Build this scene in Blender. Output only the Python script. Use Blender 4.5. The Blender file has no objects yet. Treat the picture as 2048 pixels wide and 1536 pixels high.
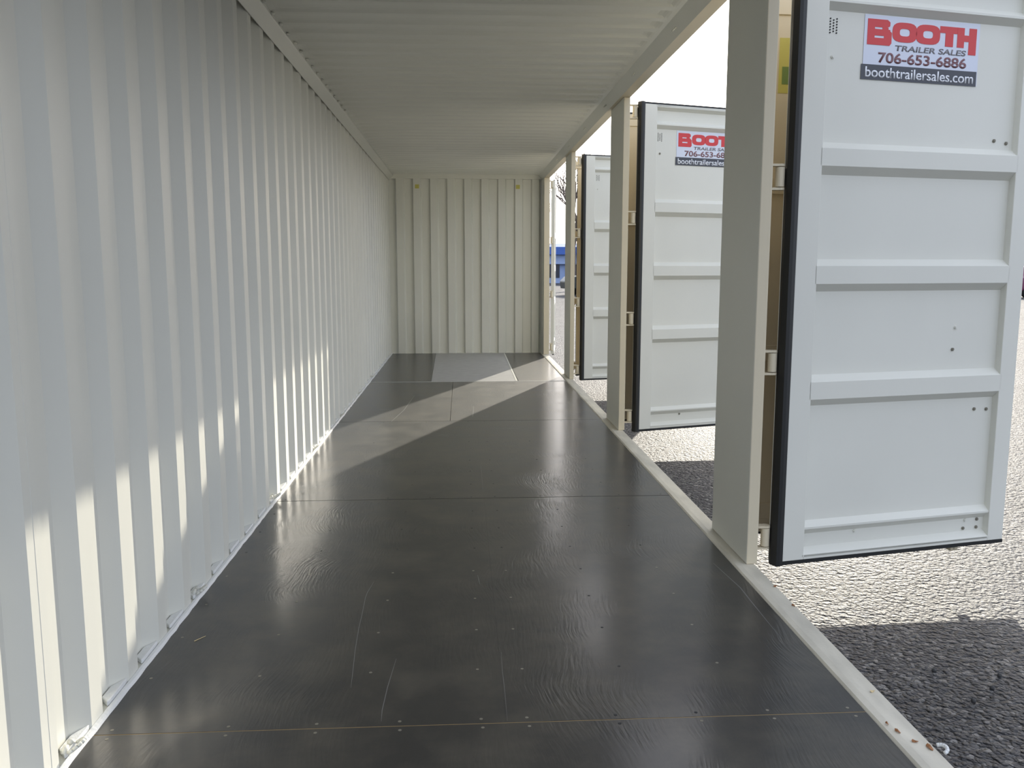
import bpy, bmesh, math, random
from mathutils import Vector, Matrix
random.seed(7)
S = bpy.context.scene
C = S.collection
PI = math.pi
# ------------------------------------------------------------------ camera
cam_d = bpy.data.cameras.new('camera'); cam = bpy.data.objects.new('camera', cam_d); C.objects.link(cam)
cam_d.sensor_width = 36.0; cam_d.lens = 30.17; cam_d.clip_start = 0.02; cam_d.clip_end = 2000
cam.location = (0, 0, 1.3414)
cam.rotation_euler = (PI/2 - 0.1367, 0, -0.0583)
S.camera = cam
# ------------------------------------------------------------------ view
S.view_settings.view_transform = 'Standard'; S.view_settings.look = 'None'
S.view_settings.gamma = 1; S.view_settings.use_curve_mapping = False
S.view_settings.exposure = 0.32
# ------------------------------------------------------------------ sky and sun
SUN_AZ = math.radians(22.4)      # to the right of straight ahead
SUN_EL = math.radians(17.2)
W = bpy.data.worlds.new('sky'); S.world = W; W.use_nodes = True
wn = W.node_tree.nodes; wl = W.node_tree.links; wn.clear()
sky = wn.new('ShaderNodeTexSky'); sky.sky_type = 'NISHITA'; sky.sun_disc = False
sky.sun_elevation = SUN_EL; sky.sun_rotation = SUN_AZ
sky.air_density = 1.0; sky.dust_density = 2.0; sky.ozone_density = 1.0
hs = wn.new('ShaderNodeHueSaturation'); hs.inputs['Saturation'].default_value = 0.55
bg = wn.new('ShaderNodeBackground'); bg.inputs['Strength'].default_value = 0.09
haze = wn.new('ShaderNodeBackground'); haze.inputs['Color'].default_value = (0.80, 0.87, 1.05, 1); haze.inputs['Strength'].default_value = 0.95   # thin bright high cloud
addw = wn.new('ShaderNodeAddShader')
wo = wn.new('ShaderNodeOutputWorld')
wl.new(sky.outputs[0], hs.inputs['Color']); wl.new(hs.outputs[0], bg.inputs['Color']); wl.new(bg.outputs[0], addw.inputs[0]); wl.new(haze.outputs[0], addw.inputs[1]); wl.new(addw.outputs[0], wo.inputs[0])
sd = bpy.data.lights.new('sun', 'SUN'); sd.energy = 5.1; sd.angle = math.radians(0.55); sd.color = (1.0, 0.93, 0.80)
so = bpy.data.objects.new('sun', sd); C.objects.link(so); so.location = (10, 25, 12)
sdir = Vector((math.sin(SUN_AZ)*math.cos(SUN_EL), math.cos(SUN_AZ)*math.cos(SUN_EL), math.sin(SUN_EL)))
so.rotation_euler = sdir.to_track_quat('Z', 'Y').to_euler()

# ------------------------------------------------------------------ materials
MATS = {}
def mat(name, col, rough=0.5, metal=0.0, spec=0.5, noise=None, bump=None, emit=None):
    """noise=(scale, amount, stretch) tint variation; bump=(scale, strength, distance, stretch)"""
    m = bpy.data.materials.new(name); m.use_nodes = True; nt = m.node_tree; b = nt.nodes['Principled BSDF']
    b.inputs['Base Color'].default_value = (*col, 1); b.inputs['Roughness'].default_value = rough
    b.inputs['Metallic'].default_value = metal; b.inputs['Specular IOR Level'].default_value = spec
    tc = nt.nodes.new('ShaderNodeTexCoord')
    if noise:
        mp = nt.nodes.new('ShaderNodeMapping'); mp.inputs['Scale'].default_value = noise[2]
        n = nt.nodes.new('ShaderNodeTexNoise'); n.inputs['Scale'].default_value = noise[0]; n.inputs['Detail'].default_value = 6
        r = nt.nodes.new('ShaderNodeMapRange'); r.inputs['From Min'].default_value = 0.3; r.inputs['From Max'].default_value = 0.7
        r.inputs['To Min'].default_value = 1 - noise[1]; r.inputs['To Max'].default_value = 1 + noise[1]
        mx = nt.nodes.new('ShaderNodeVectorMath'); mx.operation = 'SCALE'; mx.inputs[0].default_value = col
        nt.links.new(tc.outputs['Object'], mp.inputs[0]); nt.links.new(mp.outputs[0], n.inputs['Vector'])
        nt.links.new(n.outputs[0], r.inputs[0]); nt.links.new(r.outputs[0], mx.inputs['Scale'])
        nt.links.new(mx.outputs[0], b.inputs['Base Color'])
    if bump:
        mp = nt.nodes.new('ShaderNodeMapping'); mp.inputs['Scale'].default_value = bump[3]
        n = nt.nodes.new('ShaderNodeTexNoise'); n.inputs['Scale'].default_value = bump[0]; n.inputs['Detail'].default_value = 4
        bp = nt.nodes.new('ShaderNodeBump'); bp.inputs['Strength'].default_value = bump[1]; bp.inputs['Distance'].default_value = bump[2]
        nt.links.new(tc.outputs['Object'], mp.inputs[0]); nt.links.new(mp.outputs[0], n.inputs['Vector'])
        nt.links.new(n.outputs[0], bp.inputs['Height']); nt.links.new(bp.outputs[0], b.inputs['Normal'])
    MATS[name] = m; return m
one = (1, 1, 1)
paint = mat('cream_paint', (0.70, 0.695, 0.625), 0.42, noise=(1.3, 0.03, one), bump=(55, 0.10, 0.002, one))
sill_m = mat('worn_cream_paint', (0.64, 0.60, 0.50), 0.5, noise=(14, 0.16, (1, 0.25, 1)), bump=(60, 0.3, 0.002, one))
steel_m = mat('grey_floor_steel', (0.40, 0.395, 0.38), 0.45, noise=(9, 0.08, one), bump=(90, 0.25, 0.001, one))
outer_m = mat('beige_outer_paint', (0.66, 0.585, 0.43), 0.45, bump=(55, 0.10, 0.002, one))
gasket_m = mat('black_rubber', (0.012, 0.013, 0.013), 0.5)
bolt_m = mat('dull_zinc', (0.24, 0.225, 0.18), 0.6, 0.3)
wood_m = mat('raw_plywood_edge', (0.36, 0.25, 0.11), 0.8)
caulk_m = mat('white_sealant', (0.72, 0.73, 0.72), 0.4, bump=(70, 0.6, 0.004, one))
hole_m = mat('dark_hole', (0.03, 0.03, 0.03), 0.9)
sign_m = mat('sign_white', (0.66, 0.70, 0.80), 0.35)
red_m = mat('sign_red', (0.62, 0.045, 0.05), 0.4)
dark_m = mat('sign_charcoal', (0.055, 0.06, 0.075), 0.4)
grey_m = mat('sign_grey', (0.20, 0.19, 0.20), 0.4)
maroon_m = mat('sign_phone', (0.21, 0.10, 0.11), 0.4)
white_m = mat('sign_lettering_white', (0.80, 0.82, 0.86), 0.4)
yellow_m = mat('sticker_yellow', (0.55, 0.50, 0.12), 0.5)
green_m = mat('sticker_green', (0.16, 0.24, 0.06), 0.5)
leaf_m = mat('dry_leaf', (0.30, 0.13, 0.05), 0.8, noise=(80, 0.3, one))
straw_m = mat('pale_wood', (0.62, 0.48, 0.26), 0.7)
scratch_m = mat('floor_scratch', (0.15, 0.15, 0.15), 0.5)
pebble_m = mat('dark_stone', (0.05, 0.05, 0.05), 0.8)
bark_m = mat('bark', (0.14, 0.11, 0.09), 0.9, noise=(6, 0.3, one))
blue_m = mat('blue_metal', (0.05, 0.13, 0.45), 0.5)
pblue_m = mat('pale_blue_wall', (0.36, 0.47, 0.72), 0.6)
win_m = mat('dark_glass', (0.03, 0.04, 0.06), 0.15)
car_m = mat('dark_car_paint', (0.025, 0.03, 0.025), 0.3)
rcar_m = mat('maroon_car_paint', (0.16, 0.03, 0.08), 0.3)
tyre_m = mat('tyre_rubber', (0.02, 0.02, 0.02), 0.8)
hedge_m = mat('dull_foliage', (0.11, 0.12, 0.07), 0.9, noise=(3, 0.5, one))
dry_grass_m = mat('dry_verge', (0.34, 0.27, 0.18), 0.9, noise=(2, 0.2, one))

def floor_mat():
    m = bpy.data.materials.new('dark_film_plywood'); m.use_nodes = True; nt = m.node_tree; L = nt.links; N = nt.nodes
    b = N['Principled BSDF']; tc = N.new('ShaderNodeTexCoord')
    mp = N.new('ShaderNodeMapping'); mp.inputs['Scale'].default_value = (1, 0.10, 1)
    dn = N.new('ShaderNodeTexNoise'); dn.inputs['Scale'].default_value = 1.1; dn.inputs['Detail'].default_value = 2
    ad = N.new('ShaderNodeVectorMath'); ad.operation = 'MULTIPLY_ADD'; ad.inputs[1].default_value = (0.35, 0.0, 0)
    g = N.new('ShaderNodeTexNoise'); g.inputs['Scale'].default_value = 95; g.inputs['Detail'].default_value = 3
    L.new(tc.outputs['Object'], dn.inputs['Vector']); L.new(dn.outputs['Color'], ad.inputs[0]); L.new(tc.outputs['Object'], ad.inputs[2])
    L.new(ad.outputs[0], mp.inputs[0]); L.new(mp.outputs[0], g.inputs['Vector'])
    bn = N.new('ShaderNodeTexNoise'); bn.inputs['Scale'].default_value = 2.2; bn.inputs['Detail'].default_value = 4
    L.new(tc.outputs['Object'], bn.inputs['Vector'])
    st = N.new('ShaderNodeMapRange'); st.inputs['From Min'].default_value = 0.42; st.inputs['From Max'].default_value = 0.62
    st.inputs['To Min'].default_value = 0.05; st.inputs['To Max'].default_value = 0.55
    L.new(bn.outputs[0], st.inputs[0])
    bp = N.new('ShaderNodeBump'); bp.inputs['Distance'].default_value = 0.0024
    L.new(st.outputs[0], bp.inputs['Strength']); L.new(g.outputs[0], bp.inputs['Height']); L.new(bp.outputs[0], b.inputs['Normal']); L.new(bp.outputs[0], b.inputs['Coat Normal'])
    dm = N.new('ShaderNodeTexNoise'); dm.inputs['Scale'].default_value = 3.5; dm.inputs['Detail'].default_value = 8; dm.inputs['Roughness'].default_value = 0.65
    L.new(tc.outputs['Object'], dm.inputs['Vector'])
    cr = N.new('ShaderNodeValToRGB'); cr.color_ramp.elements[0].position = 0.42; cr.color_ramp.elements[0].color = (0.021, 0.020, 0.019, 1)
    cr.color_ramp.elements[1].position = 0.75; cr.color_ramp.elements[1].color = (0.072, 0.064, 0.049, 1)
    L.new(dm.outputs[0], cr.inputs[0]); L.new(cr.outputs[0], b.inputs['Base Color'])
    rr = N.new('ShaderNodeMapRange'); rr.inputs['From Min'].default_value = 0.3; rr.inputs['From Max'].default_value = 0.7
    rr.inputs['To Min'].default_value = 0.50; rr.inputs['To Max'].default_value = 0.62
    b.inputs['Specular IOR Level'].default_value = 0.45; b.inputs['Coat Weight'].default_value = 0.62; b.inputs['Coat Roughness'].default_value = 0.2
    L.new(dm.outputs[0], rr.inputs[0]); L.new(rr.outputs[0], b.inputs['Roughness'])
    return m
floor_m = floor_mat()

def ground_mat():
    m = bpy.data.materials.new('chip_seal_ground'); m.use_nodes = True; nt = m.node_tree; L = nt.links; N = nt.nodes
    b = N['Principled BSDF']; tc = N.new('ShaderNodeTexCoord')
    v = N.new('ShaderNodeTexVoronoi'); v.inputs['Scale'].default_value = 55; v.feature = 'F1'
    v2 = N.new('ShaderNodeTexNoise'); v2.inputs['Scale'].default_value = 30; v2.inputs['Detail'].default_value = 6
    big = N.new('ShaderNodeTexNoise'); big.inputs['Scale'].default_value = 1.2; big.inputs['Detail'].default_value = 5
    for x in (v, v2, big): L.new(tc.outputs['Object'], x.inputs['Vector'])
    cr = N.new('ShaderNodeValToRGB'); e = cr.color_ramp.elements
    e[0].position = 0.0; e[0].color = (0.03, 0.031, 0.036, 1); e[1].position = 1.0; e[1].color = (0.26, 0.25, 0.235, 1)
    k = e.new(0.75); k.color = (0.07, 0.071, 0.077, 1)
    sep = N.new('ShaderNodeSeparateColor'); L.new(v.outputs['Color'], sep.inputs[0]); L.new(sep.outputs[0], cr.inputs[0])
    mr = N.new('ShaderNodeMapRange'); mr.inputs['From Min'].default_value = 0.35; mr.inputs['From Max'].default_value = 0.65
    mr.inputs['To Min'].default_value = 0.75; mr.inputs['To Max'].default_value = 1.2; L.new(big.outputs[0], mr.inputs[0])
    mx = N.new('ShaderNodeVectorMath'); mx.operation = 'SCALE'; L.new(cr.outputs[0], mx.inputs[0]); L.new(mr.outputs[0], mx.inputs['Scale'])
    L.new(mx.outputs[0], b.inputs['Base Color'])
    b1 = N.new('ShaderNodeBump'); b1.inputs['Strength'].default_value = 1.0; b1.inputs['Distance'].default_value = 0.02; b1.invert = True
    L.new(v.outputs['Distance'], b1.inputs['Height'])
    b2 = N.new('ShaderNodeBump'); b2.inputs['Strength'].default_value = 1.0; b2.inputs['Distance'].default_value = 0.045
    L.new(v2.outputs[0], b2.inputs['Height']); L.new(b1.outputs[0], b2.inputs['Normal']); L.new(b2.outputs[0], b.inputs['Normal'])
    b.inputs['Roughness'].default_value = 0.6; b.inputs['Specular IOR Level'].default_value = 0.25
    return m
ground_m = ground_mat()

# ------------------------------------------------------------------ helpers
def bm_(): return bmesh.new()
def box(bm, x0, x1, y0, y1, z0, z1, M=None):
    x0, x1 = sorted((x0, x1)); y0, y1 = sorted((y0, y1)); z0, z1 = sorted((z0, z1))
    P = [Vector(p) for p in ((x0,y0,z0),(x1,y0,z0),(x1,y1,z0),(x0,y1,z0),(x0,y0,z1),(x1,y0,z1),(x1,y1,z1),(x0,y1,z1))]
    if M: P = [M @ p for p in P]
    v = [bm.verts.new(p) for p in P]
    for f in ((0,3,2,1),(4,5,6,7),(0,1,5,4),(1,2,6,5),(2,3,7,6),(3,0,4,7)): bm.faces.new([v[i] for i in f])
def tube(bm, p0, p1, r, seg=12, r1=None):
    p0, p1 = Vector(p0), Vector(p1); d = (p1-p0); q = d.to_track_quat('Z', 'Y'); r1 = r if r1 is None else r1
    a = []; b = []
    for i in range(seg):
        t = 2*PI*i/seg; o = Vector((math.cos(t), math.sin(t), 0))
        a.append(bm.verts.new(p0 + q @ (o*r))); b.append(bm.verts.new(p1 + q @ (o*r1)))
    for i in range(seg): bm.faces.new([a[i], a[(i+1)%seg], b[(i+1)%seg], b[i]])
    bm.faces.new(a[::-1]); bm.faces.new(b)
def prism(bm, pts, axis, a, b):
    """polygon pts in the plane across `axis`, from a to b"""
    def P(p, t):
        return {'x': (t, p[0], p[1]), 'y': (p[0], t, p[1]), 'z': (p[0], p[1], t)}[axis]
    A = [bm.verts.new(P(p, a)) for p in pts]; B = [bm.verts.new(P(p, b)) for p in pts]; n = len(pts)
    for i in range(n): bm.faces.new([A[i], A[(i+1)%n], B[(i+1)%n], B[i]])
    bm.faces.new(A[::-1]); bm.faces.new(B)
def obj(name, bm, m, parent=None, bevel=0.0, smooth=False):
    bmesh.ops.recalc_face_normals(bm, faces=bm.faces)
    me = bpy.data.meshes.new(name); bm.to_mesh(me); bm.free(); me.materials.append(m)
    if smooth:
        for p in me.polygons: p.use_smooth = True
    o = bpy.data.objects.new(name, me); C.objects.link(o)
    if parent: o.parent = parent
    if bevel:
        b = o.modifiers.new('bevel', 'BEVEL'); b.width = bevel; b.segments = 2; b.limit_method = 'ANGLE'
    return o
def tag(o, label, cat, group=None, kind=None):
    o['label'] = label; o['category'] = cat
    if group: o['group'] = group
    if kind: o['kind'] = kind
    return o
def outerize(o, test):
    o.data.materials.append(outer_m)
    for f in o.data.polygons:
        if test(f.normal): f.material_index = 1
def empty(name, loc=(0,0,0), rz=0.0):
    o = bpy.data.objects.new(name, None); C.objects.link(o); o.location = loc; o.rotation_euler = (0,0,rz); o.empty_display_size = 0.1
    return o
def sheet(bm, prof, lo, hi, thick, axis):
    """corrugated steel: prof = [(along, depth)], extruded lo..hi. axis 'wallY': along=y, depth=x, lo..hi=z ; 'wallX': along=x, depth=y ; 'leaf': along=z, depth=y, lo..hi=x"""
    def P(a, d, t):
        return {'wallY': (d, a, t), 'wallX': (a, d, t), 'leaf': (t, d, a)}[axis]
    n = len(prof); F0 = []; F1 = []; B0 = []; B1 = []
    for a, d in prof:
        F0.append(bm.verts.new(P(a, d, lo))); F1.append(bm.verts.new(P(a, d, hi)))
        B0.append(bm.verts.new(P(a, d+thick, lo))); B1.append(bm.verts.new(P(a, d+thick, hi)))
    for i in range(n-1):
        bm.faces.new([F0[i], F0[i+1], F1[i+1], F1[i]]); bm.faces.new([B0[i+1], B0[i], B1[i], B1[i+1]])
        bm.faces.new([F0[i+1], F0[i], B0[i], B0[i+1]]); bm.faces.new([F1[i], F1[i+1], B1[i+1], B1[i]])
    bm.faces.new([F0[0], F1[0], B1[0], B0[0]]); bm.faces.new([F0[-1], B0[-1], B1[-1], F1[-1]])

# ------------------------------------------------------------------ dimensions
XL, XF, XS, XP, XO = -1.085, 1.215, 1.312, 1.27, 1.32
Y0, Y1 = 0.60, 13.29
ZC, ZH = 2.70, 2.64
G = -0.235
posts = [(3.65, 4.19), (6.835, 7.42), (10.05, 10.59)]

# ------------------------------------------------------------------ ground
bm = bm_(); n = 10
vs = [bm.verts.new(p) for p in ((-250,-150,G),(250,-150,G),(250,300,G),(-250,300,G))]; bm.faces.new(vs)
g = obj('ground', bm, ground_m); tag(g, 'grey chip sealed gravel yard around the container', 'ground', kind='structure')

# ------------------------------------------------------------------ left wall
bm = bm_(); P, cr, sl = 0.283, 0.078, 0.067; gr = P-cr-2*sl; dep = 0.036
y = 2.125 - 6*P; prof = [(Y0, XL-dep)]
while y < Y1:
    for a, d in ((y-sl, -dep), (y, 0), (y+cr, 0), (y+cr+sl, -dep)):
        if Y0 < a < Y1: prof.append((a, XL+d))
    y += P
prof.append((Y1+0.03, XL-dep))
sheet(bm, prof, -0.02, 2.668, -0.003, 'wallY')
wl_ = obj('wall_left', bm, paint); outerize(wl_, lambda n: n.x < -0.3); tag(wl_, 'long cream corrugated steel wall on the left side', 'wall', kind='structure')
# weld seams between wall panels (one crest each)
for k in (0, 13, 26):
    yy = 2.125 + k*P + 0.04
    bm = bm_(); prism(bm, [(XL-0.001, yy-0.004), (XL+0.0009, yy-0.001), (XL+0.0009, yy+0.001), (XL-0.001, yy+0.004)], 'z', 0.0, 2.63)
    obj('weld_seam', bm, paint, wl_)
# top rail left
bm = bm_(); prism(bm, [(XL+0.001, 2.630), (XL+0.006, 2.628), (-1.020, 2.678), (-1.016, 2.684), (-1.016, 2.735), (-1.165, 2.735), (-1.165, 2.665), (-1.125, 2.665), (XL+0.002, 2.665)], 'y', Y0, Y1+0.1)
r = obj('trim_1', bm, paint); tag(r, 'cream top rail along the left wall under the roof', 'rail', kind='structure')
# bottom rail left, with ledge in the wall grooves
bm = bm_(); prism(bm, [(-1.083, -0.16), (-1.083, 0.008), (-1.165, 0.008), (-1.165, -0.16)], 'y', Y0, Y1+0.1)
bl = obj('baseboard_left', bm, paint); tag(bl, 'cream bottom rail at the foot of the left wall', 'rail', kind='structure')
bm = bm_()
yy = Y0; pts = []
while yy < Y1:
    pts.append((yy, -1.070 + random.uniform(-0.002, 0.0025))); yy += 0.05
pts.append((Y1, -1.070))
A = []; 
for (a, x) in pts: A.append([bm.verts.new((-1.084, a, 0.0)), bm.verts.new((-1.084, a, 0.013)), bm.verts.new((x-0.005, a, 0.011)), bm.verts.new((x, a, 0.0))])
for i in range(len(A)-1):
    for j in range(4): bm.faces.new([A[i][j], A[i][(j+1)%4], A[i+1][(j+1)%4], A[i+1][j]])
obj('sealant_bead', bm, caulk_m, bl)
# curled sealant lip at each groove
k = -4
while 2.125 + k*P < Y1-0.4:
    ya = 2.125 + k*P - sl - gr + 0.004; bm = bm_()
    h = random.uniform(0.012, 0.02)
    q = [(ya-0.03, XL-0.004), (ya, XL-dep+0.004), (ya+gr, XL-dep+0.004), (ya+gr+sl-0.012, XL-0.004), (ya+gr+sl-0.03, XL-0.001), (ya-0.02, XL-0.001)]
    prism(bm, [(p[1], p[0]) for p in q], 'z', 0.009, 0.009+h)
    obj('groove_sealant', bm, caulk_m, bl, bevel=0.003); k += 1
# lashing rings low on the left wall
for yr in (2.28, 3.43, 4.87, 6.22, 7.6, 8.95, 10.3):
    bm = bm_(); pr = None
    for i in range(9):
        t = PI*i/8; p = Vector((XL+0.002+0.032*math.sin(t), yr-0.028*math.cos(t), 0.022+0.014*math.sin(t)*1.6))
        if pr is not None: tube(bm, pr, p, 0.0055, 8)
        pr = p
    tube(bm, (XL-0.01, yr-0.03, 0.02), (XL-0.01, yr-0.01, 0.035), 0.008, 8); tube(bm, (XL-0.01, yr+0.03, 0.02), (XL-0.01, yr+0.01, 0.035), 0.008, 8)
    obj('lashing_ring', bm, paint, bl, smooth=True)

# ------------------------------------------------------------------ far wall
bm = bm_(); prof = [(-1.13, 13.335)]
xs = [-0.985 + 0.2575*k for k in range(9)]
for x in xs:
    prof += [(x-0.009, 13.335), (x+0.009, 13.290), (x+0.115, 13.290), (x+0.133, 13.335)]
prof = [p for p in prof if p[0] < 1.235] + [(1.235, 13.335)]
sheet(bm, prof, -0.02, 2.66, 0.003, 'wallX')
wf = obj('wall_far', bm, paint); outerize(wf, lambda n: n.y > 0.2); tag(wf, 'cream corrugated end wall at the far end', 'wall', kind='structure')
for x in (-0.66, 0.865):
    bm = bm_(); box(bm, x-0.03, x+0.03, 13.286, 13.2895, 2.50, 2.56); obj('yellow_mark', bm, yellow_m, wf)
bm = bm_(); prism(bm, [(13.27, 2.645), (13.42, 2.645), (13.42, 2.76), (13.27, 2.76)], 'x', -1.165, 1.32)
t = obj('trim_2', bm, paint, bevel=0.004); tag(t, 'cream header beam across the top of the far end wall', 'beam', kind='structure')
bm = bm_(); prism(bm, [(13.29, -0.16), (13.42, -0.16), (13.42, 0.0), (13.29, 0.0)], 'x', -1.165, 1.32)
t = obj('baseboard_far', bm, paint); tag(t, 'cream bottom beam under the far end wall', 'beam', kind='structure')

# ------------------------------------------------------------------ ceiling
bm = bm_(); pit = 0.2095; ny = int((Y1-Y0)/pit*10)
xsn = [-1.04, -1.02, -1.010, -0.985, -0.965, -0.94, 0.0, 1.06, 1.09, 1.115, 1.135, 1.15, 1.32]
amp = [0, 0, 0.25, 0.75, 1, 1, 1, 1, 1, 0.75, 0.25, 0, 0]
rows = []; rowt = []
def cz(yv, am):
    u = ((yv-4.72)/pit) % 1.0
    if u < 0.28: w = 0.0
    elif u < 0.42: w = (u-0.28)/0.14
    elif u < 0.86: w = 1.0
    else: w = (1.0-u)/0.14
    return ZC + 0.014*(1-w)*0 + 0.016*w*am
for j in range(ny+1):
    yv = Y0 + (Y1-Y0+0.02)*j/ny
    rows.append([bm.verts.new((x, yv, cz(yv, a))) for x, a in zip(xsn, amp)])
    rowt.append([bm.verts.new((x, yv, cz(yv, a)+0.002)) for x, a in zip(xsn, amp)])
for j in range(ny):
    for i in range(len(xsn)-1):
        bm.faces.new([rows[j][i], rows[j][i+1], rows[j+1][i+1], rows[j+1][i]])
        bm.faces.new([rowt[j][i], rowt[j+1][i], rowt[j+1][i+1], rowt[j][i+1]])
ce = obj('ceiling', bm, paint); ce.data.materials.append(outer_m)
for f in ce.data.polygons:
    if f.index % 2 == 1: f.material_index = 1
tag(ce, 'cream roof panel with shallow cross corrugations', 'ceiling', kind='structure')
# small weld dimples along the left rail
yy = 4.72 - 6*pit
while yy < 8:
    bm = bm_(); bmesh.ops.create_uvsphere(bm, u_segments=10, v_segments=6, radius=0.013)
    bmesh.ops.scale(bm, vec=(1, 1.2, 0.6), verts=bm.verts); bmesh.ops.translate(bm, vec=(-1.008, yy, 2.692), verts=bm.verts)
    obj('weld_dimple', bm, paint, ce, smooth=True); yy += pit

# ------------------------------------------------------------------ right header and sill
bm = bm_(); prism(bm, [(1.165, 2.712), (1.178, 2.70), (1.235, 2.648), (1.243, ZH), (XO, ZH), (XO, 2.76), (1.165, 2.76)], 'y', Y0, 13.27)
hd = obj('trim_3', bm, paint); outerize(hd, lambda n: n.z < -0.9 or n.x > 0.5); tag(hd, 'cream header beam above the open side doorways', 'beam', kind='structure')
for yr in (5.0, 6.15, 7.35, 8.55, 9.8, 11.0):
    bm = bm_(); pr = None
    for i in range(7):
        tt = PI*i/6; p = Vector((1.212-0.016*math.sin(tt), yr-0.022*math.cos(tt), 2.668-0.014*math.sin(tt)))
        if pr is not None: tube(bm, pr, p, 0.005, 8)
        pr = p
    obj('lashing_ring', bm, paint, hd, smooth=True)
bm = bm_(); prism(bm, [(XF+0.001, -0.16), (XF+0.001, -0.002), (XF+0.008, 0.007), (XF+0.030, 0.010), (XS-0.006, 0.010), (XS, 0.004), (XS, -0.16)], 'y', Y0, 13.29)
si = obj('trim_4', bm, sill_m); tag(si, 'worn cream steel threshold along the open right side', 'sill', kind='structure')

# ------------------------------------------------------------------ posts (all in the right side frame)
HZ = (2.54, 1.72, 0.918, 0.118)
num = 5
def lugs(parent, yl):
    for hz in HZ:
        for s in (-1, 1):
            bm = bm_(); z = hz + s*0.050
            tube(bm, (1.372, yl, z-0.005), (1.372, yl, z+0.005), 0.021, 16)
            box(bm, 1.316, 1.374, yl-0.019, yl+0.019, z-0.0049, z+0.0049)
            obj('hinge_lug', bm, outer_m, parent)
where = ['nearest of the three cream posts between the side doorways', 'middle of the three cream posts between the side doorways', 'farthest of the three cream posts between the side doorways']
for (a, b), w in zip(posts, where):
    bm = bm_(); box(bm, XP, XO, a, b, 0.0105, ZH-0.0005)
    p = obj('trim_%d' % num, bm, paint, bevel=0.004); outerize(p, lambda n: n.x > -0.5); tag(p, w, 'post', kind='structure'); num += 1
    lugs(p, a+0.06); lugs(p, b-0.06)
bm = bm_(); prism(bm, [(1.236, 12.95), (1.32, 12.95), (1.32, 13.42), (1.236, 13.42)], 'z', 0.0105, ZH-0.0005)
p = obj('trim_8', bm, paint, bevel=0.004); outerize(p, lambda n: n.x > -0.5); tag(p, 'cream corner post at the far right of the container', 'post', kind='structure'); lugs(p, 13.01)
bm = bm_(); prism(bm, [(1.236, 0.60), (1.32, 0.60), (1.32, 1.0), (1.236, 1.0)], 'z', 0.0105, ZH-0.0005)
p = obj('trim_9', bm, paint, bevel=0.004); outerize(p, lambda n: n.x > -0.5); tag(p, 'cream corner post at the near right of the container', 'post', kind='structure')

# ------------------------------------------------------------------ floor
fl = empty('floor', (0, 0, 0)); tag(fl, 'dark film faced plywood floor in screwed sheets with a pale steel plate at the far end', 'floor', kind='structure')
def board(x0, x1, y0, y1, m=None, z=0.0, name='plywood_sheet'):
    bm = bm_(); box(bm, x0, x1, y0, y1, z-0.028, z); o = obj(name, bm, m or floor_m, fl, bevel=0.0003); return o
XA, XB = -1.082, XF
b0 = board(XA, 0.1199, Y0, 2.3785); b0r = board(0.1201, XB, Y0, 2.3785)
b1 = board(XA, 0.1199, 2.3825, 4.866); b1r = board(0.1201, XB, 2.3825, 4.866)
b2 = board(XA, 0.1199, 4.873, 7.397); b2r = board(0.1201, XB, 4.873, 7.397)
b3 = board(XA, -0.112, 7.403, 9.945); b3r = board(-0.108, XB, 7.403, 9.945)
board(XA, XB, 9.947, 9.985, steel_m, 0.002, 'floor_strip')
board(0.661, XB, 9.987, 13.285)
bm = bm_(); prism(bm, [(-0.362, 9.987), (0.625, 9.987), (0.648, 13.285), (-0.403, 13.285)], 'z', -0.028, 0.0015)
obj('steel_plate', bm, steel_m, fl)
bm = bm_(); prism(bm, [(0.626, 9.987), (0.650, 9.987), (0.660, 13.285), (0.649, 13.285)], 'z', -0.02, 0.004)
obj('plate_edge_strip', bm, paint, fl)
bm = bm_(); prism(bm, [(XA, 9.987), (-0.364, 9.987), (-0.405, 13.285), (XA, 13.285)], 'z', -0.028, 0.0); obj('plywood_sheet', bm, floor_m, fl)
bm = bm_(); box(bm, XA, XB, 2.3786, 2.3824, -0.028, -0.0008); obj('raw_edge_strip', bm, wood_m, fl)
for (a, b) in ((4.8661, 4.8729), (7.3971, 7.4029)):
    bm = bm_(); box(bm, XA, XB, a, b, -0.028, -0.006); obj('dark_joint', bm, hole_m, fl)
def screw(x, y, dark, par):
    bm = bm_(); r = 0.0052; tube(bm, (x, y, -0.001), (x, y, 0.0006), r, 14)
    obj('screw', bm, hole_m if dark else bolt_m, par, smooth=False)
sx = (-1.03, -0.68, -0.315, 0.047, 0.187, 0.516, 0.86)
for ry in (2.722, 3.04, 3.35, 3.665, 3.98, 4.295, 4.61):
    for x in sx: screw(x+random.uniform(-.006,.006), ry+random.uniform(-.004,.004), x == 0.516 or ry > 3.9, b1 if x < 0.12 else b1r)
for x in (-1.028, -0.694, -0.438, -0.194, 0.048, 0.185, 0.453, 0.699, 0.92, 1.17):
    screw(x, 2.406, x == 0.453 or x == 0.699, b1 if x < 0.12 else b1r); screw(x+0.004, 2.357, x == 0.453, b0 if x < 0.12 else b0r)
    screw(x, 4.90, True, b2 if x < 0.12 else b2r)
for ry in (2.05, 1.74):
    for x in sx: screw(x, ry, False, b0 if x < 0.12 else b0r)
for ry in (5.2, 5.54, 5.86, 6.5, 7.36):
    for x in sx[1:]: screw(x, ry, True, b2 if x < 0.12 else b2r)
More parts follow.
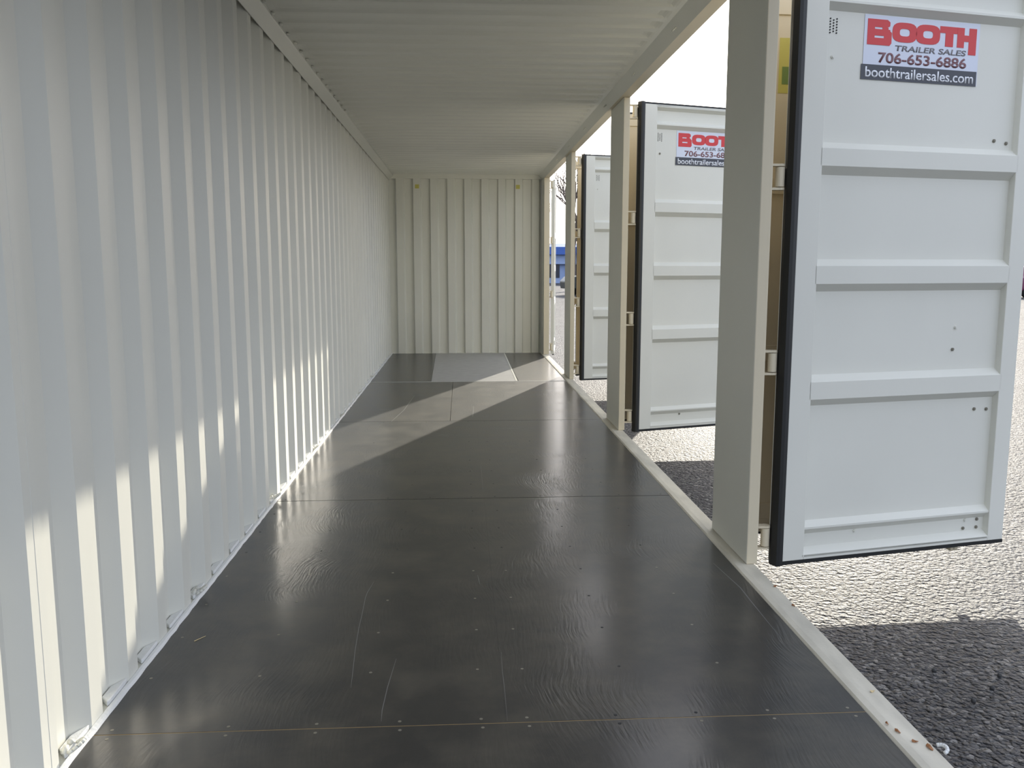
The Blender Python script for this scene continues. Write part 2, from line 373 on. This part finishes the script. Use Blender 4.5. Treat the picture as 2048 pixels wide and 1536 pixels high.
def scratch(pts, w, par):
    bm = bm_(); prev = None
    for i, (x, y) in enumerate(pts):
        ww = w*(0.3 if i in (0, len(pts)-1) else 1)
        c = [bm.verts.new((x-ww/2, y, 0.0003)), bm.verts.new((x+ww/2, y, 0.0003)), bm.verts.new((x+ww/2, y, -0.0003)), bm.verts.new((x-ww/2, y, -0.0003))]
        if prev:
            for k in range(4): bm.faces.new([prev[k], prev[(k+1)%4], c[(k+1)%4], c[k]])
        prev = c
    obj('scratch', bm, scratch_m, par)
scratch([(-0.385, 3.56), (-0.400, 3.44), (-0.402, 3.38), (-0.396, 3.2), (-0.394, 3.088), (-0.385, 2.9), (-0.371, 2.71), (-0.365, 2.62)], 0.0022, b1)
scratch([(-0.235, 2.82), (-0.248, 2.617), (-0.252, 2.476), (-0.249, 2.41)], 0.0026, b1)
scratch([(0.060, 3.613), (0.064, 3.55), (0.068, 3.50)], 0.002, b1)
scratch([(0.128, 2.85), (0.126, 2.7), (0.127, 2.6), (0.126, 2.39)], 0.0016, b1r)
scratch([(1.135, 3.70), (1.161, 3.40), (1.157, 3.265), (1.150, 2.93)], 0.004, b1r)
scratch([(0.105, 8.2), (0.10, 7.9), (0.09, 7.6)], 0.006, b3r)
scratch([(-0.62, 7.4), (-0.55, 8.0), (-0.50, 8.9)], 0.006, b3)
# under floor cross members / base frame so the box is closed from below
bm = bm_()
yy = Y0+0.1
while yy < 13.2: box(bm, -1.08, 1.21, yy, yy+0.06, -0.15, -0.03); yy += 0.62
obj('cross_member', bm, sill_m, fl)
for i, (x, y) in enumerate(((-1.165, 0.60), (1.155, 0.60), (-1.165, 13.26), (1.155, 13.26))):
    bm = bm_(); box(bm, x, x+0.165, y, y+0.16, G, -0.162)
    o = obj('corner_casting', bm, sill_m, bevel=0.006)
    tag(o, ['cream steel corner block on the ground at the near left', 'cream steel corner block on the ground at the near right', 'cream steel corner block on the ground at the far left', 'cream steel corner block on the ground at the far right'][i], 'corner block', kind='structure')

# ------------------------------------------------------------------ door leaves
LW = 1.28; LT = 0.052; ZT = 2.600; ZB = 0.008
PROF = [(ZB+0.012, 0.0), (0.030, 0.0), (0.056, .036), (0.118, .036), (0.148, .006), (0.157, .006), (0.182, .036),
        (0.716, .036), (0.749, 0.0), (0.827, 0.0), (0.857, .036), (1.229, .036), (1.263, 0.0), (1.341, 0.0), (1.371, .036),
        (1.735, .036), (1.770, 0.0), (1.844, 0.0), (1.873, .036), (2.418, .036), (2.446, .006), (2.456, .006), (2.482, .036),
        (2.560, .036), (2.582, 0.0), (ZT-0.004, 0.0)]
def leaf(name, loc, ang, m, label, LW=1.28, side=True):
    """m=+1: inner face looks toward the camera; m=-1 mirrored leaf whose outer face looks toward the camera"""
    root = empty(name, loc, ang); tag(root, label, 'container door', kind='structure')
    def Y(v): return v*m
    bm = bm_(); sheet(bm, [(z, Y(d)) for z, d in PROF], 0.150, LW-0.082, Y(0.003), 'leaf'); pn = obj('panel', bm, paint, root); pn.data.materials.append(outer_m)
    for f in pn.data.polygons:
        if f.index % 4 == 1 and f.index < 4*(len(PROF)-1): f.material_index = 1
    bm = bm_()
    prism(bm, [(0.048, Y(0)), (0.157, Y(0)), (0.157, Y(LT)), (0.006, Y(LT)), (0.006, Y(0.0465 if side else 0.0)), (0.048, Y(0.0465 if side else 0.0))], 'z', ZB, ZT); box(bm, LW-0.09, LW, Y(0), Y(LT), ZB, ZT)
    box(bm, 0.157, LW-0.09, Y(0), Y(LT), ZT-0.018, ZT); box(bm, 0.157, LW-0.09, Y(0), Y(LT), ZB, 0.031)
    fr = obj('door_frame', bm, paint, root, bevel=0.003); fr.data.materials.append(outer_m)
    for f in fr.data.polygons:
        if abs(f.center.y - Y(LT)) < 1e-4 and abs(f.normal.y) > 0.9: f.material_index = 1
    bm = bm_()
    if side: prism(bm, [(0.012, Y(-0.006)), (0.026, Y(-0.010)), (0.0475, Y(-0.002)), (0.0475, Y(0.0455)), (0.006, Y(0.0455)), (0.003, Y(0.026))], 'z', -0.010, 2.616)
    box(bm, 0.048, LW+0.004, Y(0.002), Y(0.030), -0.010, ZB-0.0005); box(bm, 0.048, LW+0.004, Y(0.002), Y(0.030), ZT+0.0005, 2.614)
    box(bm, LW+0.0005, LW+0.008, Y(0.012), Y(0.030), -0.010, 2.614)
    obj('gasket', bm, gasket_m, root)
    bm = bm_()
    for i in range(3):
        for j in range(6 if i != 1 else 5):
            x = 0.188 + i*0.016; z = 2.385 - j*0.0115 - (0.0057 if i == 1 else 0)
            tube(bm, (x, Y(0.0335), z), (x, Y(0.0365), z), 0.0034, 8)
    obj('vent_hole', bm, hole_m, root)
    for z in HZ:
        bm = bm_(); z = z - 0.0
        tube(bm, (-0.020, Y(0.043), z-0.042), (-0.020, Y(0.043), z+0.042), 0.0195, 18)
        box(bm, -0.020, 0.20, Y(0.0525), Y(0.0605), z-0.038, z+0.038)
        obj('hinge', bm, outer_m, root, bevel=0.002)
    for (x, z) in ((.944, 1.055), (.935, .952), (1.085, 1.912), (1.154, 1.903), (1.085, .661), (1.156, .658), (1.080, .110), (1.071, .070), (1.150, .110), (1.149, .070), (0.206, 2.229), (0.45, 0.110)):
        bm = bm_(); tube(bm, (x, Y(0.0355), z), (x, Y(0.031), z), 0.0085, 6); tube(bm, (x, Y(0.031), z), (x, Y(0.028), z), 0.005, 8)
        obj('bolt', bm, bolt_m if random.random() < 0.5 else paint, root)
    rod = bm_(); tube(rod, (1.075, Y(0.098), -0.055), (1.075, Y(0.098), 2.625), 0.0145, 14)
    if not side: rod.free(); return root
    rod = obj('lock_rod', rod, outer_m, root, smooth=True)
    bm = bm_(); 
    for z in (0.085, 0.66, 1.905, 2.52): box(bm, 1.045, 1.165, Y(0.0525), Y(0.118), z-0.03, z+0.03)
    obj('rod_bracket', bm, outer_m, root, bevel=0.004)
    bm = bm_(); box(bm, 1.055, 1.098, Y(0.085), Y(0.116), -0.062, -0.03); box(bm, 1.055, 1.098, Y(0.085), Y(0.116), 2.60, 2.635)
    obj('lock_cam', bm, outer_m, root, bevel=0.003)
    bm = bm_(); box(bm, 0.62, 1.07, Y(0.112), Y(0.122), 0.985, 1.02); box(bm, 0.90, 0.975, Y(0.0525), Y(0.115), 0.93, 1.075)
    obj('lock_handle', bm, outer_m, root, bevel=0.003)
    return root
A_ang = [math.radians(12.2), math.radians(17.5), math.radians(11.5)]
n = 1
roots = []
txt = ['nearest', 'second nearest', 'third nearest']
for i, (a, b) in enumerate(posts):
    rA = leaf('door_%d' % n, (1.40, a+0.02, 0), A_ang[i], 1,
        ['white container door nearest the camera, swung open with its inner face and whole dealer sign showing',
         'white container door half hidden behind the nearest post, dealer sign cut off by that post',
         'white container door seen through the gap left of the middle post, only its hinge side showing'][i]); n += 1
    rB = leaf('door_%d' % n, (1.40, b-0.02, 0), math.radians(2.5), -1,
        ['shaded tan door strip just left of the nearest open door, seen through its hinge gap',
         'shaded tan door strip seen through the hinge gap right of the middle post',
         'shaded tan door strip seen through the hinge gap right of the farthest post'][i], LW=1.345); n += 1
    roots.append((rA, rB))
rD = leaf('door_%d' % n, (1.400, 12.99, 0), math.radians(83.0), 1, 'container door at the far corner post folded right back and seen edge on', side=False)

# ------------------------------------------------------------------ dealer signs
def text_mesh(body, x0, x1, z0, z1, y, m, parent, name, bold=0.0, shear=0.0, space=1.0):
    cu = bpy.data.curves.new(name, 'FONT'); cu.body = body; cu.size = 1.0; cu.offset = bold; cu.extrude = 0.0; cu.shear = shear; cu.space_character = space
    t = bpy.data.objects.new('tmp', cu); C.objects.link(t); dg = bpy.context.evaluated_depsgraph_get(); dg.update()
    me = bpy.data.meshes.new_from_object(t.evaluated_get(dg)); bpy.data.objects.remove(t)
    xs = [v.co.x for v in me.vertices]; ys = [v.co.y for v in me.vertices]
    ax, bx, ay, by = min(xs), max(xs), min(ys), max(ys)
    for v in me.vertices:
        u, w = (v.co.x-ax)/(bx-ax), (v.co.y-ay)/(by-ay); v.co = (x0+u*(x1-x0), y, z0+w*(z1-z0))
    bm = bm_(); bm.from_mesh(me); bpy.data.meshes.remove(me)
    ext = bmesh.ops.extrude_face_region(bm, geom=bm.faces[:])
    bmesh.ops.translate(bm, vec=(0, -0.0006, 0), verts=[e for e in ext['geom'] if isinstance(e, bmesh.types.BMVert)])
    me = bpy.data.meshes.new(name); bmesh.ops.recalc_face_normals(bm, faces=bm.faces); bm.to_mesh(me); bm.free(); me.materials.append(m)
    o = bpy.data.objects.new(name, me); C.objects.link(o); o.parent = parent; return o
def sign(root_leaf, ang, label):
    SW, SH = 0.605, 0.270
    base = Matrix.Rotation(ang, 4, 'Z'); off = base @ Vector((0.358, 0.0345, 2.146))
    r = empty('dealer_sign', (root_leaf.location.x+off.x, root_leaf.location.y+off.y, off.z), ang)
    tag(r, label, 'sign', 'printed dealer signs on the open doors')
    bm = bm_(); box(bm, 0.0, SW, -0.0012, 0.0, 0.0, SH); obj('backing_sheet', bm, sign_m, r)
    bm = bm_(); box(bm, -0.008, SW-0.004, -0.0022, -0.0013, 0.0, 0.0635); band = obj('web_address_band', bm, dark_m, r)
    y = -0.0018
    def letter(name, polys):
        bm = bm_()
        for pl in polys:
            prism(bm, [(p[0]*SW, (1-p[1])*SH) for p in pl], 'y', -0.0013, -0.0026)
        obj(name, bm, red_m, r)
    R = lambda x0, y0, x1, y1: [(x0, y0), (x1, y0), (x1, y1), (x0, y1)]
    # B: heavy extended letter with two slits
    letter('letter_b', [R(.025,.065,.19,.185), R(.025,.185,.085,.215), R(.15,.185,.20,.215), R(.025,.215,.215,.315), R(.025,.315,.085,.35), R(.165,.315,.215,.35), R(.025,.35,.215,.46),
                        [(.19,.065),(.213,.10),(.213,.16),(.19,.185)], [(.215,.235),(.23,.26),(.23,.42),(.215,.46)]])
    def ring(x0, x1, z0, z1, tx, tz, n=28, e=3.2):
        out = []; inn = []
        cx, cy, rx, ry = (x0+x1)/2, (z0+z1)/2, (x1-x0)/2, (z1-z0)/2
        for i in range(n):
            t = 2*PI*i/n; c, s = math.cos(t), math.sin(t); k = (abs(c)**e+abs(s)**e)**(-1/e)
            out.append((cx+rx*k*c, cy+ry*k*s)); inn.append((cx+(rx-tx)*k*c, cy+(ry-tz)*k*s))
        return [[out[i], out[(i+1)%n], inn[(i+1)%n], inn[i]] for i in range(n)]
    letter('letter_o', ring(.235, .445, .085, .39, .062, .095)); letter('letter_o', ring(.437, .647, .085, .39, .062, .095))
    letter('letter_t', [R(.645,.085,.799,.19), R(.695,.19,.765,.40)])
    letter('letter_h', [R(.80,.085,.862,.40), R(.862,.20,.905,.30), R(.905,.085,.972,.505)])
    text_mesh('TRAILER SALES', .265*SW, .885*SW, (1-.53)*SH, (1-.44)*SH, y, grey_m, r, 'trailer_sales_lettering', 0.02, 0.12)
    text_mesh('706-653-6886', .125*SW, .895*SW, (1-.73)*SH, (1-.565)*SH, y, maroon_m, r, 'phone_number_lettering', 0.02)
    text_mesh('boothtrailersales.com', .022*SW, .965*SW, 0.010, 0.054, -0.0027, white_m, band, 'web_address_lettering', 0.012)
    return r
sign(roots[0][0], A_ang[0], 'fully readable red and white dealer sign on the nearest open door')
sign(roots[1][0], A_ang[1], 'dealer sign cut off at the right by the nearest cream post')
# warning sticker on the shaded leaf behind the nearest door
st = empty('warning_sticker', (1.40, posts[0][1]-0.02, 0)); st.rotation_euler = (0, 0, math.radians(2.5))
tag(st, 'yellow green sticker on the shaded door in the gap beside the nearest post', 'sticker')
bm = bm_(); box(bm, 0.096, 0.152, -0.0534, -0.0522, 2.15, 2.40)
s1 = obj('sticker_sheet', bm, yellow_m, st)
bm = bm_(); box(bm, 0.112, 0.148, -0.0542, -0.0535, 2.19, 2.27); obj('printed_patch', bm, green_m, st)

# ------------------------------------------------------------------ small litter
deb = [((1.302, 3.377), 'brown leaf scrap on the threshold at the foot of the nearest post', 0.014), ((1.299, 3.17), 'brown leaf scrap on the outer threshold edge, second from the nearest post', 0.011),
       ((1.284, 2.479), 'yellowish seed scrap on the threshold level with the yellow floor joint', 0.012), ((1.235, 2.29), 'tiny brown leaf crumb on the inner threshold edge just below the yellow floor joint', 0.008),
       ((1.245, 2.246), 'thin curled brown leaf strip on the threshold near the bottom', 0.012), ((1.267, 2.192), 'orange brown leaf flake on the threshold near the bottom', 0.012),
       ((1.292, 2.16), 'largest rusty brown leaf flake near the bottom of the threshold', 0.018)]
for (x, y), lab, s in deb:
    bm = bm_(); vs = []
    for i in range(9):
        t = 2*PI*i/9; rr = s*(1-0.45*abs(math.cos(t)))*random.uniform(.8, 1.1)
        vs.append((rr*0.7*math.cos(t), rr*math.sin(t), 0.002*math.sin(2*t)))
    A = [bm.verts.new((p[0], p[1], p[2])) for p in vs]; B = [bm.verts.new((p[0], p[1], p[2]+0.0016)) for p in vs]
    c0 = bm.verts.new((0, 0, -0.001)); c1 = bm.verts.new((0, 0, 0.0028))
    for i in range(9):
        j = (i+1) % 9; bm.faces.new([A[i], A[j], B[j], B[i]]); bm.faces.new([c0, A[j], A[i]]); bm.faces.new([c1, B[i], B[j]])
    o = obj('dry_leaf', bm, straw_m if 'yellowish' in lab else leaf_m); o.location = (x, y, 0.0125); o.rotation_euler = (0.1, 0, random.uniform(0, 3)); tag(o, lab, 'leaf', 'leaf scraps on the threshold')
bm = bm_(); pr = None   # thick curl
for i in range(8):
    t = PI*i/7; p = Vector((0.012*math.sin(t)*1.3, -0.02*math.cos(t), 0.006*math.sin(t)))
    if pr is not None: tube(bm, pr, p, 0.0055, 8)
    pr = p
o = obj('sealant_curl', bm, caulk_m, smooth=True); o.location = (1.318, 2.150, 0.012); tag(o, 'pale curled sealant shaving at the outer edge of the threshold near the bottom', 'shaving')
bm = bm_(); tube(bm, (-0.014, -0.02, 0.0018), (0.014, 0.022, 0.0018), 0.0014, 6, 0.0008)
o = obj('wood_splinter', bm, straw_m); o.location = (-0.958, 3.02, 0); tag(o, 'pale wood splinter on the dark floor near the left wall', 'splinter')
for i, (x, y, lab) in enumerate(((1.839, 3.081, 'dark pebble on the shaded gravel, closest to the sunlit edge and leftmost of the four'), (2.07, 3.026, 'dark pebble on the shaded gravel, rightmost of the four'), (1.98, 2.932, 'dark pebble on the shaded gravel, just below the rightmost one'), (1.853, 2.842, 'dark pebble on the shaded gravel, lowest of the four'))):
    bm = bm_(); bmesh.ops.create_icosphere(bm, subdivisions=2, radius=0.009)
    for v in bm.verts: v.co *= random.uniform(0.85, 1.15)
    o = obj('pebble', bm, pebble_m, smooth=True); o.location = (x, y, G+0.005); tag(o, lab, 'pebble', 'dark pebbles in the shaded gravel')

# ------------------------------------------------------------------ background beyond the openings
def house(loc, wid):
    r = empty('metal_building', loc); tag(r, 'low blue and white building far beyond the last open doorway', 'building')
    z0 = 0
    bm = bm_(); box(bm, -wid/2, wid/2, 1.2, 9, 0, 3.0); obj('wall', bm, pblue_m, r)
    bm = bm_(); box(bm, -wid/2-.4, wid/2+.4, 0, 9.4, 2.60, 3.28); prism(bm, [(0, 3.28), (9.4, 3.28), (4.7, 3.7)], 'x', -wid/2-.4, wid/2+.4); obj('roof', bm, blue_m, r)
    bm = bm_(); box(bm, -wid/2, wid/2, 0.6, 0.8, 1.75, 2.59); obj('sign_board', bm, pblue_m, r)
    k = -wid/2 + 1
    while k < wid/2-1:
        bm = bm_(); box(bm, k, k+0.45, 0.55, 0.85, 0, 1.74); obj('column', bm, pblue_m, r)
        bm = bm_(); box(bm, k+0.7, k+1.9, 1.14, 1.2, 0.5, 1.7); obj('window', bm, win_m, r); k += 2.6
    return r
house((6.8, 78, G), 17)
def car(loc, rz, m, label, name):
    r = empty(name, loc, rz); tag(r, label, 'car')
    bm = bm_(); body = [(-2.2,.35),(-2.25,.75),(-2.0,1.0),(-1.3,1.05),(-.9,1.55),(1.3,1.6),(2.05,1.1),(2.2,.95),(2.2,.35)]
    prism(bm, body, 'y', -0.85, 0.85); obj('body', bm, m, r, bevel=0.06)
    bm = bm_(); w = [(-1.15,1.08),(-.82,1.48),(1.22,1.52),(1.75,1.12)]; prism(bm, w, 'y', -0.865, 0.865); obj('windows', bm, win_m, r)
    for x in (-1.4, 1.4):
        for s in (-1, 1):
            bm = bm_(); tube(bm, (x, s*0.66, .34), (x, s*0.88, .34), .34, 20); wh = obj('wheel', bm, tyre_m, r); bm = bm_(); tube(bm, (x, s*0.84, .34), (x, s*0.89, .34), .19, 16); obj('wheel_hub', bm, bolt_m, wh)
    return r
car((7.75, 47, G), 0.15, car_m, 'dark car parked in the gap before the blue building', 'parked_car')
car((29.4, 42.5, G), 0.2, rcar_m, 'maroon car at the right edge of the picture beyond the nearest door', 'parked_car')
def tree(loc, h, seed, label):
    rnd = random.Random(seed); r = empty('bare_tree', loc); tag(r, label, 'tree', 'bare winter trees at the yard edge')
    t = bm_(); tube(t, (0,0,0), (0.05,0,h*0.3), 0.22, 10, 0.15); obj('trunk', t, bark_m, r)
    bm = bm_()
    def grow(p, d, L, rad, lv):
        q = p + d*L; tube(bm, p, q, rad, 5 if lv > 1 else 7, rad*0.65)
        if lv >= 5: return
        for k in range(3 if lv < 3 else 2):
            nd = (d + Vector((rnd.uniform(-.75,.75), rnd.uniform(-.75,.75), rnd.uniform(-.15,.45)))).normalized(); grow(q, nd, L*rnd.uniform(.62,.85), rad*0.62, lv+1)
    for k in range(3):
        a = rnd.uniform(0, 6.28); grow(Vector((0.05,0,h*0.3)), Vector((0.5*math.cos(a), 0.5*math.sin(a), 0.9)).normalized(), h*0.2, 0.12, 0)
    obj('branches', bm, bark_m, r)
tree((6.95, 54, G), 9.0, 3, 'bare tree nearest in line behind the farthest post')
tree((6.0, 92, G), 11.0, 5, 'bare tree rising behind the blue building')
tree((19.5, 70, G), 10.0, 8, 'bare tree to the right behind the open doors')
bm = bm_(); rnd = random.Random(4)
for k in range(60):
    x = -55 + k*2.6 + rnd.uniform(-.6,.6); m4 = Matrix.Translation((x, 108+rnd.uniform(-2,2), G+1.0)) @ Matrix.Diagonal((2.2, 1.6, rnd.uniform(1.2, 2.0), 1))
    bmesh.ops.create_icosphere(bm, subdivisions=2, radius=1.0, matrix=m4)
for v in bm.verts: v.co += Vector((rnd.uniform(-.15,.15), rnd.uniform(-.15,.15), rnd.uniform(-.15,.15)))
o = obj('hedge_row', bm, hedge_m); tag(o, 'dull green brush line along the far side of the yard', 'hedge', kind='stuff')
